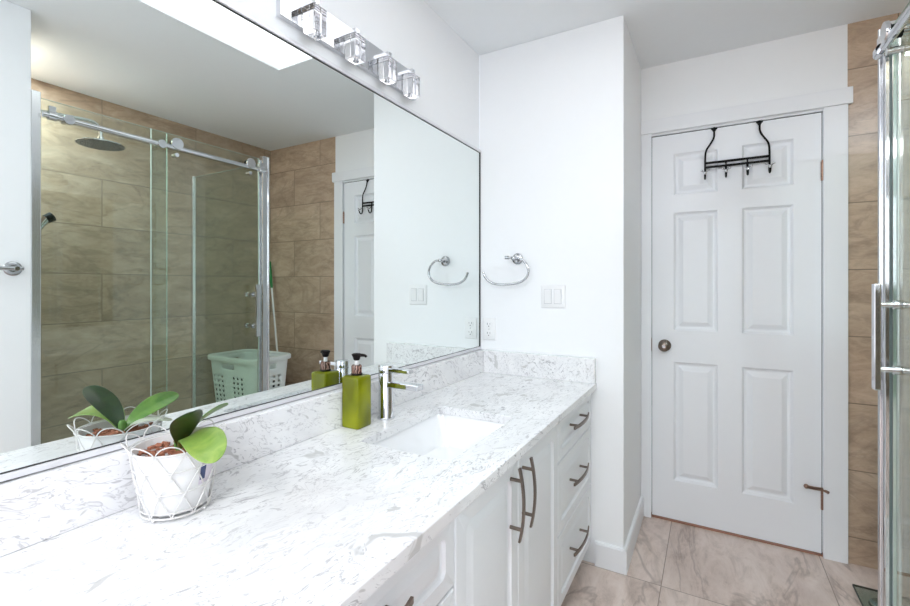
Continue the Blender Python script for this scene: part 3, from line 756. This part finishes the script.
# towel bar on the white wall left of the shower (seen in the mirror)
tb = thing('towel_bar', 'chrome towel bar on the white wall beside the shower, seen in the mirror', 'towel bar', (1.505, .40, 1.32))
for y in (.722, .06):
    MB().lathe([(.030, 0), (.030, -.005), (.026, -.009), (.012, -.011)], (1.5047, y, 1.319), 'x').build('rosette', 'chrome_dark', tb, True)
    MB().lathe([(.0105, -.010), (.0105, -.052), (.008, -.054)], (1.505, y, 1.319), 'x', 20).build('post', 'chrome_dark', tb, True)
MB().tube([(1.462, .744, 1.319), (1.462, .040, 1.319)], .0085, 16).build('bar', 'chrome_dark', tb, True)

# ------------------------------------------------------------------ laundry hamper, mop, bathroom scale in the tiled recess
lh = thing('laundry_basket', 'tall pale plastic laundry basket with punched holes in the tiled recess', 'laundry basket', (2.016, 2.2, 0))
bx0, bx1, by0, by1, bh = 1.757, 2.275, 2.030, 2.375, .708
def hull(t): i = (1 - t) * .055; return (bx0 + i, bx1 - i, by0 + i * .9, by1 - i * .9)
mb = MB(); NP, NR = 68, 40
def perim(t, n):
    x0, x1, y0, y1 = hull(t); r = .06; pts = rrect(x0, x1, y0, y1, r, 8)
    seg = []; tot = 0
    for i in range(len(pts)):
        a, b = Vector(pts[i]), Vector(pts[(i + 1) % len(pts)]); seg.append((tot, a, b)); tot += (b - a).length
    out = []
    for k in range(n):
        d = k / n * tot
        for s0, a, b in reversed(seg):
            if d >= s0: out.append(a + (b - a) * ((d - s0) / max((b - a).length, 1e-9))); break
    return out
G = []
for j in range(NR + 1):
    t = j / NR; G.append([mb.bm.verts.new((p.x, p.y, .004 + t * (bh - .004))) for p in perim(t, NP)])
PA = perim(.7, NP)
for j in range(NR):
    for i in range(NP):
        k = (i + 1) % NP
        corner = i % 24 in ()
        p = PA[i]; x0, x1, y0, y1 = hull(.7)
        flat_y = min(abs(p.x - x0), abs(p.x - x1)) < .004 and y0 + .07 < p.y < y1 - .07
        flat_x = min(abs(p.y - y0), abs(p.y - y1)) < .004 and x0 + .06 < p.x < x1 - .05
        hole = (flat_x or flat_y) and i % 2 == 0 and j % 2 == 0 and 4 < j < 34 and not (flat_x and abs(p.x - (x0 + x1) / 2 - .02) < .05)
        slot = (flat_x or flat_y) and 36 <= j <= 37 and (abs(p.x - (x0 + x1) / 2) < .07 if flat_x else abs(p.y - (y0 + y1) / 2) < .055)
        if hole or slot: continue
        mb.bm.faces.new((G[j][i], G[j][k], G[j + 1][k], G[j + 1][i]))
mb.bm.faces.new(G[0][::-1])
o = mb.build('tub', 'hamper', lh, True); sd = o.modifiers.new('thick', 'SOLIDIFY'); sd.thickness = .004; sd.offset = -1
mb = MB(); x0, x1, y0, y1 = hull(1)
mb.rings([[(x, y, z) for x, y in rrect(x0 - i, x1 + i, y0 - i, y1 + i, .06 + i, 8)] for i, z in ((-.004, bh - .004), (.016, bh - .014), (.020, bh - .008), (.020, bh + .014), (.014, bh + .020), (.0, bh + .020), (-.006, bh + .012), (-.004, bh - .004))], False, False)
mb.build('rim', 'hamper', lh, True)

lp = thing('hamper_shade_fill', 'dark fill added inside the pale laundry basket so its holes look shaded', 'laundry', (2.016, 2.2, .01))  # dark body added so the basket holes read as shaded inside
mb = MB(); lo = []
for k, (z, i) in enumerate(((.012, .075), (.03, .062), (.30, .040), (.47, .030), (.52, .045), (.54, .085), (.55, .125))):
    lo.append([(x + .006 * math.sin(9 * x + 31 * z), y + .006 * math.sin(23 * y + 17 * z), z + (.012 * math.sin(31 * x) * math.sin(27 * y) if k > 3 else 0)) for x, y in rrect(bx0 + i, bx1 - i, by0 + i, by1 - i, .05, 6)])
mb.rings(lo); mb.build('fill_body', 'laundry', lp, True)

mp = thing('mop', 'mop with green grip and white pole leaning in the tiled corner behind the laundry basket', 'mop', (2.0, 2.515, 0))
A, B = Vector((2.300, 2.600, 1.460)), Vector((2.010, 2.517, .040))
at = lambda t: A + (B - A) * t
MB().tube([at(.16), at(.97)], .0075, 12).build('pole', 'white_plastic', mp, True)
MB().tube([at(0), at(.006), at(.02), at(.15), at(.165)], [.006, .011, .0135, .0115, .009], 14).build('grip', 'green', mp, True)
mb = MB(); mb.lathe([(.040, .040), (.036, .055), (.012, .075)], (2.008, 2.515, 0), 'z', 20); mb.build('mop_socket', 'rubber', mp, True)
mb = MB()
for k in range(40):
    a = 2 * pi * k / 40 + random.uniform(-.06, .06); r = random.uniform(.05, .095)
    mb.tube([(2.008 + .03 * math.cos(a), 2.515 + .03 * math.sin(a), .046), (2.008 + r * .8 * math.cos(a), 2.515 + r * .8 * math.sin(a), .024), (2.008 + r * math.cos(a), 2.515 + r * math.sin(a), .007)], .0055, 6)
mb.build('mop_strands', 'mop', mp, True, doubles=False)

bs_ = thing('bathroom_scale', 'square glass bathroom scale on the floor behind the shower post', 'bathroom scale', (1.655, 2.285, 0))
ax0, ax1, ay0, ay1 = 1.530, 1.782, 2.150, 2.410
MB().box((ax0 + .0022, ay0 + .0022, .018), (ax1 - .0022, ay1 - .0022, .026)).build('glass_plate', 'scale_glass', bs_)
mb = MB()
for a, b in (((ax0, ay0), (ax0 + .002, ay1)), ((ax1 - .002, ay0), (ax1, ay1)), ((ax0 + .002, ay0), (ax1 - .002, ay0 + .002)), ((ax0 + .002, ay1 - .002), (ax1 - .002, ay1))): mb.box((a[0], a[1], .018), (b[0], b[1], .026))
mb.build('plate_edge', 'black_edge', bs_)
for x, y in ((ax0 + .07, ay1 - .075), (ax1 - .07, ay1 - .075), (ax0 + .07, ay0 + .07), (ax1 - .07, ay0 + .07)):
    f = MB().lathe([(.030, .0), (.034, .004), (.034, .0135), (.028, .0176)], (x, y, 0), 'z', 28).build('foot', 'satin_alu', bs_, True)
    MB().lathe([(.037, .0002), (.037, .004)], (x, y, 0), 'z', 28).build('rubber_pad', 'rubber', f, True)
MB().box(((ax0 + ax1) / 2 - .04, ay0 + .02, .010), ((ax0 + ax1) / 2 + .04, ay0 + .06, .0178)).build('display', 'rubber', bs_, bevel=.003)
